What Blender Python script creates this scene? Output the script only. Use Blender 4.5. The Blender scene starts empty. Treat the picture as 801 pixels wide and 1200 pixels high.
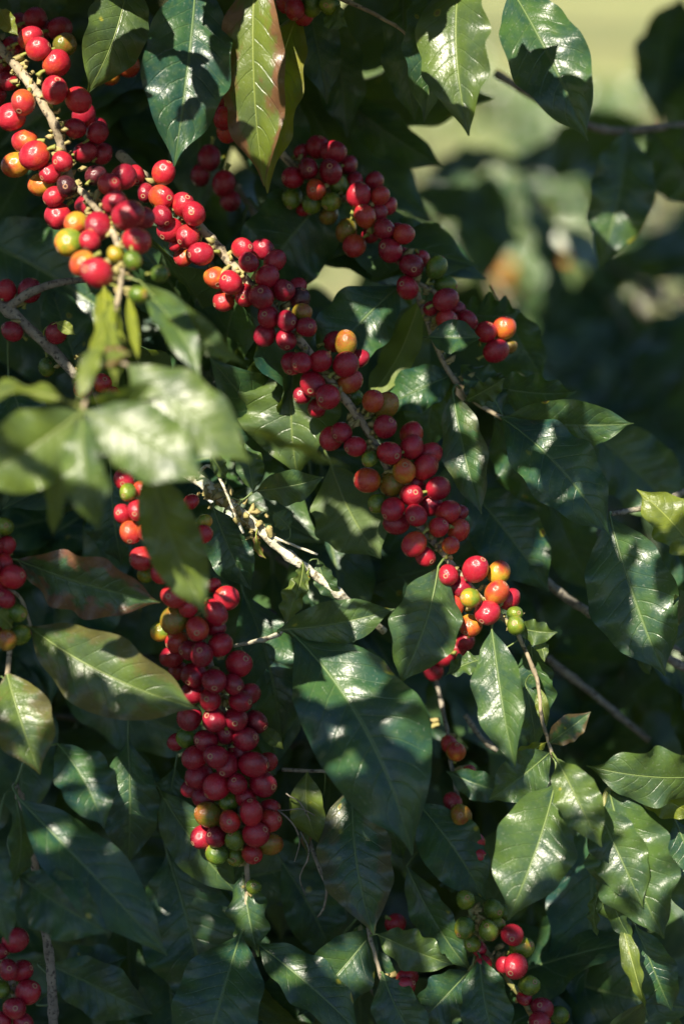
import bpy, math, random
import numpy as np
from mathutils import Vector, Matrix

random.seed(11)
NR = np.random.RandomState(5)
SC = bpy.context.scene
COL = SC.collection

# ------------------------------------------------------------------ camera
FOCUS = 1.20                      # metres to the fruiting branch in focus
LENS, SENS = 76.0, 24.0
FPX = 801 * LENS / SENS           # focal length in photograph pixels
PITCH = math.radians(13)          # the lens looks a little downwards
CAM_H = 1.55
cam_d = bpy.data.cameras.new('camera')
cam = bpy.data.objects.new('camera', cam_d)
COL.objects.link(cam)
cam.location = (0, 0, CAM_H)
cam.rotation_euler = (math.pi / 2 - PITCH, 0, 0)
cam_d.sensor_fit = 'HORIZONTAL'
cam_d.sensor_width = SENS
cam_d.lens = LENS
cam_d.clip_start = 0.05
cam_d.clip_end = 500
cam_d.dof.use_dof = True
cam_d.dof.focus_distance = FOCUS
cam_d.dof.aperture_fstop = 2.8
SC.camera = cam
CM = Matrix.Translation((0, 0, CAM_H)) @ Matrix.Rotation(math.pi / 2 - PITCH, 4, 'X')
CM3 = np.array(CM.to_3x3())
CT = np.array((0.0, 0.0, CAM_H))

def P(px, py, d=0.0):
    """photograph pixel at depth d (cm behind the focal distance) -> camera-space point"""
    D = FOCUS + d / 100.0
    return np.array(((px - 400.5) * D / FPX, -(py - 600.0) * D / FPX, -D))

def to_w(a):
    return np.asarray(a) @ CM3.T + CT

# ------------------------------------------------------------------ light
SUN_C = np.array((-0.27, 0.52, 0.80)); SUN_C /= np.linalg.norm(SUN_C)   # towards the sun, camera space
SUN_W = Vector(CM3 @ SUN_C)
SUN_EL = math.asin(SUN_W.z)
sun_d = bpy.data.lights.new('sun', 'SUN')
sun_d.energy = 5.0
sun_d.angle = math.radians(0.5)
sun_d.color = (1.0, 0.91, 0.74)
sun = bpy.data.objects.new('sun', sun_d)
COL.objects.link(sun)
sun.rotation_euler = SUN_W.to_track_quat('Z', 'Y').to_euler()
world = bpy.data.worlds.new('World')
SC.world = world
world.use_nodes = True
wn = world.node_tree.nodes; wl = world.node_tree.links
sky = wn.new('ShaderNodeTexSky')
sky.sky_type = 'NISHITA'
sky.sun_disc = False
sky.sun_elevation = SUN_EL
sky.sun_rotation = math.atan2(SUN_W.x, SUN_W.y)
sky.dust_density = 0.25
sky.ozone_density = 4.0
wn['Background'].inputs['Strength'].default_value = 0.062
wl.new(sky.outputs[0], wn['Background'].inputs[0])
SC.view_settings.view_transform = 'Standard'
SC.view_settings.look = 'None'
SC.view_settings.gamma = 1
SC.view_settings.use_curve_mapping = False
SC.view_settings.exposure = 1.28
SC.render.engine = 'CYCLES'
SC.cycles.use_denoising = True
SC.cycles.max_bounces = 6
SC.cycles.diffuse_bounces = 3
SC.cycles.glossy_bounces = 2
SC.cycles.transmission_bounces = 3

# ------------------------------------------------------------------ node helpers
class NT:
    def __init__(s, name):
        s.m = bpy.data.materials.new(name); s.m.use_nodes = True
        s.t = s.m.node_tree; s.n = s.t.nodes; s.n.clear()
        s.out = s.n.new('ShaderNodeOutputMaterial')
    def new(s, kind, **kw):
        n = s.n.new(kind)
        for k, v in kw.items(): setattr(n, k, v)
        return n
    def put(s, sock, v):
        if v is None: return
        if isinstance(v, bpy.types.NodeSocket): s.t.links.new(v, sock)
        elif isinstance(v, (tuple, list)) and len(v) == 3 and sock.type == 'RGBA': sock.default_value = (*v, 1)
        else: sock.default_value = v
    def math(s, op, a, b=None, c=None, clamp=False):
        n = s.new('ShaderNodeMath', operation=op, use_clamp=clamp)
        for i, v in enumerate((a, b, c)): s.put(n.inputs[i], v)
        return n.outputs[0]
    def mix(s, f, a, b):
        n = s.new('ShaderNodeMix', data_type='RGBA')
        s.put(n.inputs[0], f); s.put(n.inputs[6], a); s.put(n.inputs[7], b)
        return n.outputs[2]
    def ss(s, v, lo, hi, a=0.0, b=1.0):
        n = s.new('ShaderNodeMapRange', interpolation_type='SMOOTHSTEP')
        s.put(n.inputs[0], v)
        for i, x in enumerate((lo, hi, a, b)): s.put(n.inputs[i + 1], x)
        return n.outputs[0]
    def attr(s, name):
        n = s.new('ShaderNodeAttribute', attribute_type='OBJECT', attribute_name=name)
        return n.outputs['Fac']
    def noise(s, vec, scale, detail=3.0, rough=0.5):
        n = s.new('ShaderNodeTexNoise')
        s.put(n.inputs['Vector'], vec); s.put(n.inputs['Scale'], scale)
        n.inputs['Detail'].default_value = detail; n.inputs['Roughness'].default_value = rough
        return n.outputs[0]
    def ramp(s, f, stops):
        n = s.new('ShaderNodeValToRGB')
        e = n.color_ramp.elements
        while len(e) < len(stops): e.new(0.5)
        for k, (p, c) in zip(e, stops): k.position = p; k.color = (*c, 1)
        s.put(n.inputs[0], f)
        return n.outputs[0]
    def bump(s, h, strength, dist):
        n = s.new('ShaderNodeBump')
        n.inputs['Strength'].default_value = strength; n.inputs['Distance'].default_value = dist
        s.put(n.inputs['Height'], h)
        return n.outputs[0]
    def princ(s, **kw):
        n = s.new('ShaderNodeBsdfPrincipled')
        for k, v in kw.items(): s.put(n.inputs[k.replace('_', ' ')], v)
        return n.outputs[0]
    def done(s, sh):
        s.t.links.new(sh, s.out.inputs[0]); return s.m

def leaf_material(name, hero=True):
    T = NT(name)
    uv = T.new('ShaderNodeUVMap', uv_map='leaf').outputs[0]
    sp = T.new('ShaderNodeSeparateXYZ'); T.put(sp.inputs[0], uv)
    t, y = sp.outputs[0], sp.outputs[1]
    side = T.math('MULTIPLY_ADD', y, 2.0, -1.0)
    s = T.math('ABSOLUTE', side)
    rnd = T.new('ShaderNodeObjectInfo').outputs['Random'] if hero else T.new('ShaderNodeNewGeometry').outputs['Random Per Island']
    cv = T.new('ShaderNodeCombineXYZ')
    T.put(cv.inputs[0], t); T.put(cv.inputs[1], T.math('MULTIPLY', y, 0.45)); T.put(cv.inputs[2], T.math('MULTIPLY', rnd, 37.0))
    v = cv.outputs[0]
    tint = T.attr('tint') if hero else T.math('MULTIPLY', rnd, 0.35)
    wear = T.attr('wear') if hero else 0.15
    burn = T.attr('burn') if hero else 0.0
    n1 = T.noise(v, 5.0, 4.0); n2 = T.noise(v, 26.0, 3.0); n3 = T.noise(v, 11.0, 2.0)
    # veins
    k = T.math('MULTIPLY_ADD', t, 10.5, T.math('MULTIPLY', T.math('POWER', s, 1.25), -1.9))
    k = T.math('ADD', k, T.math('MULTIPLY', T.math('GREATER_THAN', side, 0.0), 0.4))
    k = T.math('ADD', k, T.math('MULTIPLY_ADD', n1, 0.5, -0.25))
    tri = T.math('MULTIPLY', T.math('ABSOLUTE', T.math('SUBTRACT', T.math('FRACT', k), 0.5)), 2.0)
    vein = T.math('MULTIPLY', T.ss(tri, 0.86, 0.98), T.ss(s, 0.98, 0.55))
    vor = T.new('ShaderNodeTexVoronoi', feature='DISTANCE_TO_EDGE'); T.put(vor.inputs['Vector'], v); vor.inputs['Scale'].default_value = 38.0
    ret = T.ss(vor.outputs['Distance'], 0.0, 0.18)
    mid = T.ss(s, 0.06, 0.015)
    # colour
    c = T.mix(T.ss(n1, 0.3, 0.7), (0.010, 0.046, 0.040), (0.034, 0.088, 0.026))
    c = T.mix(T.math('MULTIPLY', tint, T.ss(n1, 0.15, 0.75, 0.55, 1.0)), c, (0.27, 0.30, 0.020))  # yellow tint; on some leaves it stands in for light shining through
    c = T.mix(T.math('MULTIPLY', T.ss(n2, 0.45, 0.75), 0.25), c, (0.10, 0.15, 0.035))
    c = T.mix(T.math('MULTIPLY', vein, 0.20), c, (0.12, 0.19, 0.065))
    c = T.mix(T.math('MULTIPLY', mid, 0.45), c, (0.16, 0.23, 0.08))
    # scorched margins
    br = T.math('MULTIPLY', burn, T.ss(T.math('ADD', s, T.math('MULTIPLY_ADD', n3, 1.6, -0.8)), 0.42, 0.80))
    c = T.mix(br, c, T.mix(n2, (0.10, 0.025, 0.035), (0.24, 0.10, 0.05)))
    # spots
    vs = T.new('ShaderNodeTexVoronoi', feature='F1'); T.put(vs.inputs['Vector'], v); vs.inputs['Scale'].default_value = 6.5
    sc = T.new('ShaderNodeSeparateColor'); T.put(sc.inputs[0], vs.outputs['Color'])
    on = T.math('LESS_THAN', sc.outputs[0], wear)
    dd = T.math('ADD', vs.outputs['Distance'], T.math('MULTIPLY_ADD', n3, 0.42, -0.21))
    rad = T.math('MULTIPLY_ADD', sc.outputs[1], 0.26, 0.02)
    halo = T.math('MULTIPLY', on, T.ss(dd, rad, T.math('MULTIPLY', rad, 0.5)))
    core = T.math('MULTIPLY', on, T.ss(dd, T.math('MULTIPLY', rad, 0.5), T.math('MULTIPLY', rad, 0.25)))
    c = T.mix(T.math('MULTIPLY', halo, 0.65), c, (0.36, 0.33, 0.03))
    c = T.mix(T.math('MULTIPLY', core, 0.75), c, (0.13, 0.055, 0.03))
    # faint dust and water marks
    dust = T.math('MULTIPLY', T.ss(T.noise(v, 60.0, 2.0), 0.62, 0.72), 0.22)
    c = T.mix(dust, c, (0.26, 0.28, 0.22))
    back = T.new('ShaderNodeNewGeometry').outputs['Backfacing']
    cb = T.mix(0.45, c, (0.12, 0.17, 0.06))
    c2 = T.mix(back, c, cb)
    h = T.math('ADD', T.math('MULTIPLY', vein, -1.3), T.math('ADD', T.math('MULTIPLY', ret, 0.10), T.math('MULTIPLY', n3, 1.1)))
    h = T.math('ADD', h, T.math('MULTIPLY', mid, -0.7))
    h = T.math('MULTIPLY', h, T.math('MULTIPLY_ADD', back, -1.0, 1.0)) if False else h
    nb = T.bump(h, 0.40, 0.0010)
    rough = T.math('ADD', T.math('MULTIPLY_ADD', n3, 0.18, 0.24 if hero else 0.14), T.math('ADD', T.math('MULTIPLY', back, 0.22), dust))
    pr = T.princ(Base_Color=c2, Roughness=rough, Specular_IOR_Level=0.56, IOR=1.45, Normal=nb)
    tr = T.new('ShaderNodeBsdfTranslucent')
    ct = T.mix(0.6, c, (0.34, 0.46, 0.02)); T.put(tr.inputs[0], ct)
    ms = T.new('ShaderNodeMixShader')
    T.put(ms.inputs[0], T.math('MULTIPLY_ADD', tint, 0.22, 0.20) if hero else 0.07)
    T.t.links.new(pr, ms.inputs[1]); T.t.links.new(tr.outputs[0], ms.inputs[2])
    return T.done(ms.outputs[0])

def rib_material():
    T = NT('leaf midrib')
    tint = T.attr('tint')
    c = T.mix(tint, (0.085, 0.14, 0.05), (0.34, 0.36, 0.05))
    return T.done(T.princ(Base_Color=c, Roughness=0.45))

def cherry_material():
    T = NT('coffee cherry skin')
    ob = T.new('ShaderNodeTexCoord').outputs['Object']
    rnd = T.new('ShaderNodeObjectInfo').outputs['Random']
    va = T.new('ShaderNodeVectorMath', operation='ADD'); T.put(va.inputs[0], ob)
    cc = T.new('ShaderNodeCombineXYZ')
    T.put(cc.inputs[0], T.math('MULTIPLY', rnd, 31.0)); T.put(cc.inputs[1], T.math('MULTIPLY', rnd, 17.0)); T.put(va.inputs[1], cc.outputs[0])
    v = va.outputs[0]
    sp = T.new('ShaderNodeSeparateXYZ'); T.put(sp.inputs[0], ob)
    n1 = T.noise(v, 0.9, 3.0); n2 = T.noise(v, 6.0, 4.0, 0.6); n3 = T.noise(v, 26.0, 2.0)
    rip = T.attr('ripeness')
    f = T.math('ADD', rip, T.math('ADD', T.math('MULTIPLY', sp.outputs[2], T.math('MULTIPLY_ADD', rip, -0.10, 0.13)), T.math('MULTIPLY', T.math('SUBTRACT', n1, 0.5), T.math('MULTIPLY_ADD', rip, -0.55, 0.72))))
    f = T.math('ADD', f, T.math('MULTIPLY_ADD', n2, 0.06, -0.03), clamp=True)
    c = T.ramp(f, [(0.0, (0.045, 0.11, 0.012)), (0.22, (0.15, 0.21, 0.014)), (0.36, (0.42, 0.25, 0.018)),
                   (0.50, (0.46, 0.075, 0.016)), (0.62, (0.40, 0.012, 0.026)), (0.84, (0.22, 0.006, 0.022)), (1.0, (0.040, 0.009, 0.014))])
    c = T.mix(T.math('MULTIPLY', T.attr('dull'), T.ss(n1, 0.25, 0.75, 0.45, 0.95)), c, T.mix(T.ss(n2, 0.35, 0.65), (0.085, 0.075, 0.012), (0.20, 0.045, 0.015)))
    c = T.mix(T.math('MULTIPLY', T.ss(n3, 0.60, 0.75), 0.20), c, (0.40, 0.16, 0.09))      # pale pores
    c = T.mix(T.math('MULTIPLY', T.ss(n2, 0.66, 0.76), 0.55), c, (0.10, 0.02, 0.02))     # bruises
    vo = T.new('ShaderNodeTexVoronoi', feature='F1'); T.put(vo.inputs['Vector'], v); vo.inputs['Scale'].default_value = 3.2
    vc = T.new('ShaderNodeSeparateColor'); T.put(vc.inputs[0], vo.outputs['Color'])
    sp2 = T.math('MULTIPLY', T.ss(T.math('ADD', vo.outputs['Distance'], T.math('MULTIPLY', n3, 0.12)), 0.22, 0.12), T.math('LESS_THAN', vc.outputs[0], 0.35))
    c = T.mix(T.math('MULTIPLY', sp2, 0.7), c, (0.10, 0.035, 0.02))                       # brown specks
    film = T.ss(T.noise(v, 1.7, 4.0, 0.65), 0.45, 0.75)
    c = T.mix(T.math('MULTIPLY', film, 0.07), c, (0.40, 0.24, 0.24))                      # dusty bloom
    nb = T.bump(T.math('ADD', T.math('MULTIPLY', n3, 0.25), n2), 0.16, 0.10)
    pr = T.princ(Base_Color=c, Roughness=T.math('ADD', T.math('MULTIPLY_ADD', n2, 0.20, 0.14), T.math('MULTIPLY', film, 0.16)), Specular_IOR_Level=0.5, Normal=nb,
                 Coat_Weight=0.10, Coat_Roughness=0.5)
    return T.done(pr)

def simple_material(name, c1, c2, scale, rough, bump=0.3, dist=0.002, c3=None):
    T = NT(name)
    ob = T.new('ShaderNodeTexCoord').outputs['Object']
    n1 = T.noise(ob, scale, 5.0, 0.6); n2 = T.noise(ob, scale * 5, 3.0)
    c = T.mix(T.ss(n1, 0.3, 0.7), c1, c2)
    if c3: c = T.mix(T.ss(n2, 0.52, 0.66), c, c3)
    return T.done(T.princ(Base_Color=c, Roughness=rough, Normal=T.bump(T.math('ADD', n1, T.math('MULTIPLY', n2, 0.6)), bump, dist)))

def ground_material():
    T = NT('earth and meadow')
    ob = T.new('ShaderNodeTexCoord').outputs['Object']
    sp = T.new('ShaderNodeSeparateXYZ'); T.put(sp.inputs[0], ob)
    n1 = T.noise(ob, 0.35, 4.0, 0.6); n2 = T.noise(ob, 2.2, 5.0, 0.65); n3 = T.noise(ob, 14.0, 4.0, 0.6)
    soil = T.mix(n3, (0.030, 0.024, 0.016), (0.075, 0.060, 0.038))                # damp earth and leaf litter under the coffee
    gr = T.mix(T.ss(n2, 0.3, 0.7), (0.20, 0.21, 0.06), (0.34, 0.31, 0.14))
    gr = T.mix(T.ss(n1, 0.42, 0.62), gr, (0.13, 0.17, 0.05))
    gr = T.mix(T.ss(n3, 0.55, 0.7), gr, (0.11, 0.13, 0.04))
    e = T.math('ADD', sp.outputs[1], T.math('MULTIPLY', n2, 2.0))
    c = T.mix(T.ss(e, 8.5, 10.5), soil, gr)
    return T.done(T.princ(Base_Color=c, Roughness=0.95, Normal=T.bump(T.math('ADD', n2, n3), 0.6, 0.05)))

def navel_material():
    T = NT('dry calyx ring')
    ob = T.new('ShaderNodeTexCoord').outputs['Object']
    sp = T.new('ShaderNodeSeparateXYZ'); T.put(sp.inputs[0], ob)
    r = T.math('SQRT', T.math('ADD', T.math('POWER', sp.outputs[0], 2.0), T.math('POWER', sp.outputs[1], 2.0)))
    c = T.mix(T.ss(r, 0.10, 0.17), (0.045, 0.022, 0.014), (0.36, 0.22, 0.12))
    c = T.mix(T.ss(r, 0.20, 0.25), c, (0.30, 0.05, 0.03))
    return T.done(T.princ(Base_Color=c, Roughness=0.75))

M = {
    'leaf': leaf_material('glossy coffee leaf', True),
    'mass': leaf_material('coffee leaf in a crown', False),
    'rib': rib_material(),
    'cherry': cherry_material(),
    'navel': navel_material(),
    'stalk': simple_material('green fruit stalk', (0.16, 0.20, 0.03), (0.30, 0.29, 0.07), 90.0, 0.5),
    'bark': simple_material('pale coffee bark', (0.21, 0.17, 0.11), (0.40, 0.33, 0.22), 70.0, 0.8, 0.5, 0.0015, (0.10, 0.08, 0.055)),
    'grey': simple_material('weathered grey bark', (0.16, 0.14, 0.11), (0.30, 0.27, 0.21), 90.0, 0.85, 0.8, 0.002, (0.07, 0.06, 0.05)),
    'moss': simple_material('lichen covered bark', (0.42, 0.38, 0.27), (0.62, 0.60, 0.48), 60.0, 0.85, 0.9, 0.003, (0.18, 0.15, 0.10)),
    'young': simple_material('green young shoot', (0.14, 0.19, 0.04), (0.28, 0.24, 0.10), 60.0, 0.5),
    'bract': simple_material('dry flower remnant', (0.24, 0.22, 0.07), (0.36, 0.28, 0.12), 120.0, 0.75),
    'trunk': simple_material('tree bark', (0.10, 0.08, 0.06), (0.22, 0.18, 0.13), 12.0, 0.9, 0.8, 0.01),
    'grass': ground_material(),
}

# ------------------------------------------------------------------ object helpers
def mesh_from(name, V, F, mat, uvs=None):
    me = bpy.data.meshes.new(name)
    me.from_pydata([tuple(map(float, p)) for p in V], [], F)
    me.materials.append(mat)
    if uvs is not None:
        lay = me.uv_layers.new(name='leaf')
        idx = np.empty(len(me.loops), dtype=np.int32); me.loops.foreach_get('vertex_index', idx)
        lay.data.foreach_set('uv', np.asarray(uvs, dtype=np.float32)[idx].ravel())
    me.polygons.foreach_set('use_smooth', [True] * len(me.polygons))
    me.update()
    return me

def link(name, me, parent=None, loc=None):
    o = bpy.data.objects.new(name, me)
    COL.objects.link(o)
    if loc is not None: o.location = loc
    if parent is not None: o.parent = parent
    return o

def tag(o, label=None, cat=None, group=None, kind=None):
    if label: o['label'] = label
    if cat: o['category'] = cat
    if group: o['group'] = group
    if kind: o['kind'] = kind
    return o

def spline(pts, n):
    """Catmull-Rom through rows of pts, n samples"""
    p = np.asarray(pts, float)
    if len(p) == 2:
        tt = np.linspace(0, 1, n)[:, None]; return p[0] * (1 - tt) + p[1] * tt
    q = np.vstack([2 * p[0] - p[1], p, 2 * p[-1] - p[-2]])
    u = np.linspace(0, len(p) - 1 - 1e-6, n); i = u.astype(int); f = (u - i)[:, None]
    a, b, c, d = q[i], q[i + 1], q[i + 2], q[i + 3]
    return 0.5 * (2 * b + (c - a) * f + (2 * a - 5 * b + 4 * c - d) * f ** 2 + (3 * b - a - 3 * c + d) * f ** 3)

def norm(v):
    v = np.asarray(v, float); return v / max(np.linalg.norm(v), 1e-9)

def tube(path, rad, sides=8, V=None, F=None, cap=True):
    """append a tube along path (n,3), radii rad (n) to V, F"""
    if V is None: V, F = [], []
    path = np.asarray(path, float); n = len(path)
    rad = np.broadcast_to(np.asarray(rad, float), (n,))
    tan = np.gradient(path, axis=0)
    tan /= np.maximum(np.linalg.norm(tan, axis=1, keepdims=True), 1e-9)
    u = norm(np.cross(tan[0], (0.3, 0.9, 0.2)))
    b0 = len(V)
    for i in range(n):
        u = norm(u - tan[i] * np.dot(u, tan[i])); w = np.cross(tan[i], u)
        for j in range(sides):
            a = 2 * math.pi * j / sides
            V.append(path[i] + rad[i] * (math.cos(a) * u + math.sin(a) * w))
    for i in range(n - 1):
        for j in range(sides):
            j2 = (j + 1) % sides
            F.append((b0 + i * sides + j, b0 + i * sides + j2, b0 + (i + 1) * sides + j2, b0 + (i + 1) * sides + j))
    if cap:
        V.append(path[0]); V.append(path[-1]); c0, c1 = len(V) - 2, len(V) - 1
        for j in range(sides):
            j2 = (j + 1) % sides
            F.append((c0, b0 + j2, b0 + j))
            F.append((c1, b0 + (n - 1) * sides + j, b0 + (n - 1) * sides + j2))
    return V, F

# ------------------------------------------------------------------ leaf shape
_WT = np.array([0, .03, .08, .16, .28, .40, .50, .60, .70, .79, .86, .91, .95, 1.0])
_WW = np.array([.02, .09, .27, .56, .84, .97, 1.0, .97, .86, .66, .42, .22, .10, .012])
def half_width(t):
    a = np.interp(t, _WT, _WW); e = 0.02
    return (np.interp(t - e, _WT, _WW) + 2 * a + np.interp(t + e, _WT, _WW)) / 4

def leaf_grid(L, W, nt, ns, bow=0.0, sway=0.0, fold=0.15, twist=0.0, wave=1.0, quilt=1.0, rng=NR, curl=0.0):
    """leaf from (0,0,0) to (L,0,0); blade normal +Z, returns verts (m,3), uvs, faces, spine"""
    t = np.linspace(0, 1, nt + 1) ** 0.97
    s = np.linspace(-1, 1, 2 * ns + 1)
    Tg, Sg = np.meshgrid(t, s, indexing='ij')
    hw = half_width(Tg) * W / 2
    ph = rng.uniform(0, 6.28, 4); fr = rng.uniform(2.5, 4.4, 2)
    # uneven outline
    edge = 1 + (0.045 if W > 0.02 else 0.015) * np.sin(6.28 * fr[0] * Tg + ph[0]) * np.abs(Sg) + rng.uniform(-.06, .06) * Sg
    yy = Sg * hw * edge
    zz = fold * np.abs(yy) * (1 - 0.35 * np.abs(Sg))
    # rippled margins
    rip = np.where(Sg > 0, np.sin(6.28 * fr[0] * Tg + ph[1]), np.sin(6.28 * fr[1] * Tg + ph[2]))
    zz = zz + wave * 0.095 * W * rip * np.abs(Sg) ** 2.2 * np.sin(np.pi * np.clip(Tg, 0, 1)) ** 0.5
    # quilting between the side veins
    k = Tg * 10.5 - 1.9 * np.abs(Sg) ** 1.25 + np.where(Sg > 0, 0.4, 0)
    q = np.abs(np.sin(np.pi * k))
    zz = zz + quilt * 0.030 * W * q * np.clip(np.abs(Sg) * 4, 0, 1) * (1 - 0.5 * np.abs(Sg)) * np.sin(np.pi * Tg) ** 0.6
    zz = zz - curl * W * Tg ** 4
    # twist round the midrib
    a = twist * (Tg - 0.5)
    y2 = yy * np.cos(a) - zz * np.sin(a); z2 = yy * np.sin(a) + zz * np.cos(a)
    b = 4 * Tg * (1 - Tg)
    V = np.stack([Tg * L, y2 + sway * L * b, z2 + bow * L * b], -1).reshape(-1, 3)
    UV = np.stack([Tg, Sg * 0.5 + 0.5], -1).reshape(-1, 2)
    m = 2 * ns + 1
    F = [(i * m + j, (i + 1) * m + j, (i + 1) * m + j + 1, i * m + j + 1) for i in range(nt) for j in range(2 * ns)]
    spine = V.reshape(nt + 1, m, 3)[:, ns]
    return V, UV, F, spine

# ------------------------------------------------------------------ cherries
def cherry_meshes():
    out = []
    for k in range(4):
        rng = np.random.RandomState(40 + k)
        el = (1.14, 1.06, 1.22, 1.10)[k]
        prof = []
        for i in range(15):
            th = math.pi * i / 14
            r = math.sin(th) ** 0.92 if 0 < i < 14 else 0.0
            z = -math.cos(th) * el
            if z > 0: r *= 1 - 0.05 * z * z
            if th > 2.8: z -= 0.035
            prof.append((max(r, 0.0), z))
        seg = 20; V = []; F = []
        ph = rng.uniform(0, 6.28, 2)
        for i, (r, z) in enumerate(prof[1:-1]):
            for j in range(seg):
                a = 2 * math.pi * j / seg
                q = r * (1 + 0.06 * math.cos(2 * a + ph[0]) + 0.025 * math.cos(3 * a + ph[1]) * (1 + z))
                V.append((q * math.cos(a), q * math.sin(a), z + 0.03 * math.cos(a + ph[1]) * r))
        n = len(prof) - 2
        for i in range(n - 1):
            for j in range(seg):
                j2 = (j + 1) % seg
                F.append((i * seg + j, i * seg + j2, (i + 1) * seg + j2, (i + 1) * seg + j))
        V.append((0, 0, prof[0][1])); V.append((0, 0, prof[-1][1] - 0.02))
        for j in range(seg):
            j2 = (j + 1) % seg
            F.append((n * seg, j2, j)); F.append((n * seg + 1, (n - 1) * seg + j, (n - 1) * seg + j2))
        top = prof[-1][1]
        # calyx ring and its sunken disc
        NV, NF = [], []; g = 12
        rr = [(0.265, -0.06), (0.235, -0.004), (0.19, 0.006), (0.14, -0.03), (0.05, -0.035)]
        for r, z in rr:
            for j in range(g):
                a = 2 * math.pi * j / g
                NV.append((r * math.cos(a) * (1 + .08 * math.cos(3 * a + k)), r * math.sin(a), top + z + 0.008 * math.cos(4 * a)))
        for i in range(len(rr) - 1):
            for j in range(g):
                j2 = (j + 1) % g
                NF.append((i * g + j, i * g + j2, (i + 1) * g + j2, (i + 1) * g + j))
        NF.append(tuple(range((len(rr) - 1) * g, len(rr) * g)))
        SV, SF = tube(spline([(0, 0, -el + .05), (0.05, 0.03, -el - 0.25), (0.02, -0.05, -el - 0.62)], 5), [0.15, 0.13, 0.15, 0.17, 0.22], 7)
        out.append((mesh_from('cherry', V, F, M['cherry']), mesh_from('calyx_ring', NV, NF, M['navel']), mesh_from('stalk', SV, SF, M['stalk'])))
    return out
CH = cherry_meshes()

# ------------------------------------------------------------------ branches
BR = {}
def branch(key, label, cat='branch', group=None, stems=(), mat='bark', name='coffee_branch', node=0.034, bracts=True):
    """stems: list of (list of (px,py,depth_cm), radius_mm_start, radius_mm_end)"""
    root = bpy.data.objects.new(name, None); COL.objects.link(root)
    first = to_w(P(*stems[0][0][0]))
    root.location = first
    root.empty_display_size = 0.02
    tag(root, label, cat, group)
    paths = []
    for pts, r0, r1 in stems:
        c = np.array([P(*q) for q in pts])
        ln = np.linalg.norm(np.diff(c, axis=0), axis=1).sum()
        n = max(10, int(ln / 0.004))
        path = spline(c, n)
        path = path + np.cumsum(NR.normal(0, 0.00025, path.shape), axis=0) * np.sin(np.linspace(0, np.pi, n))[:, None]
        d = np.linspace(0, ln, n)
        rad = 0.86 * np.linspace(r0, r1, n) / 1000.0
        sw = np.abs(((d / node + 0.35) % 1.0) - 0.5) * 2
        rad = rad * (1 + 0.38 * np.clip((sw - 0.75) / 0.25, 0, 1) ** 2) * (1 + NR.normal(0, 0.05, n))
        V, F = tube(path, rad, 10)
        me = mesh_from('stem', to_w(V) - first, F, M[mat])
        link('stem', me, root)
        paths.append(path)
    BR[key] = dict(root=root, org=first, paths=paths, all=np.vstack(paths), bract=[[], []])
    return BR[key]

def finish_bracts(key):
    b = BR[key]; V, F = b['bract']
    if V:
        o = link('flower_remnants', mesh_from('flower_remnants', to_w(np.array(V)) - b['org'], F, M['bract']), b['root'])
        o['kind'] = 'stuff'

def add_bract(b, p, direction, size):
    V, F = b['bract']
    d = norm(direction); s = norm(np.cross(d, NR.normal(size=3))); w = np.cross(d, s)
    i = len(V); r = size * 0.22
    for a in range(4):
        an = a * math.pi / 2
        V.append(p + r * (math.cos(an) * s + math.sin(an) * w))
    for a in range(4):
        an = a * math.pi / 2 + .3
        V.append(p + d * size * .6 + 1.3 * r * (math.cos(an) * s + math.sin(an) * w))
    V.append(p + d * size + s * r)
    for a in range(4):
        c = (a + 1) % 4
        F.append((i + a, i + c, i + 4 + c, i + 4 + a)); F.append((i + 4 + a, i + 4 + c, i + 8))

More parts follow.
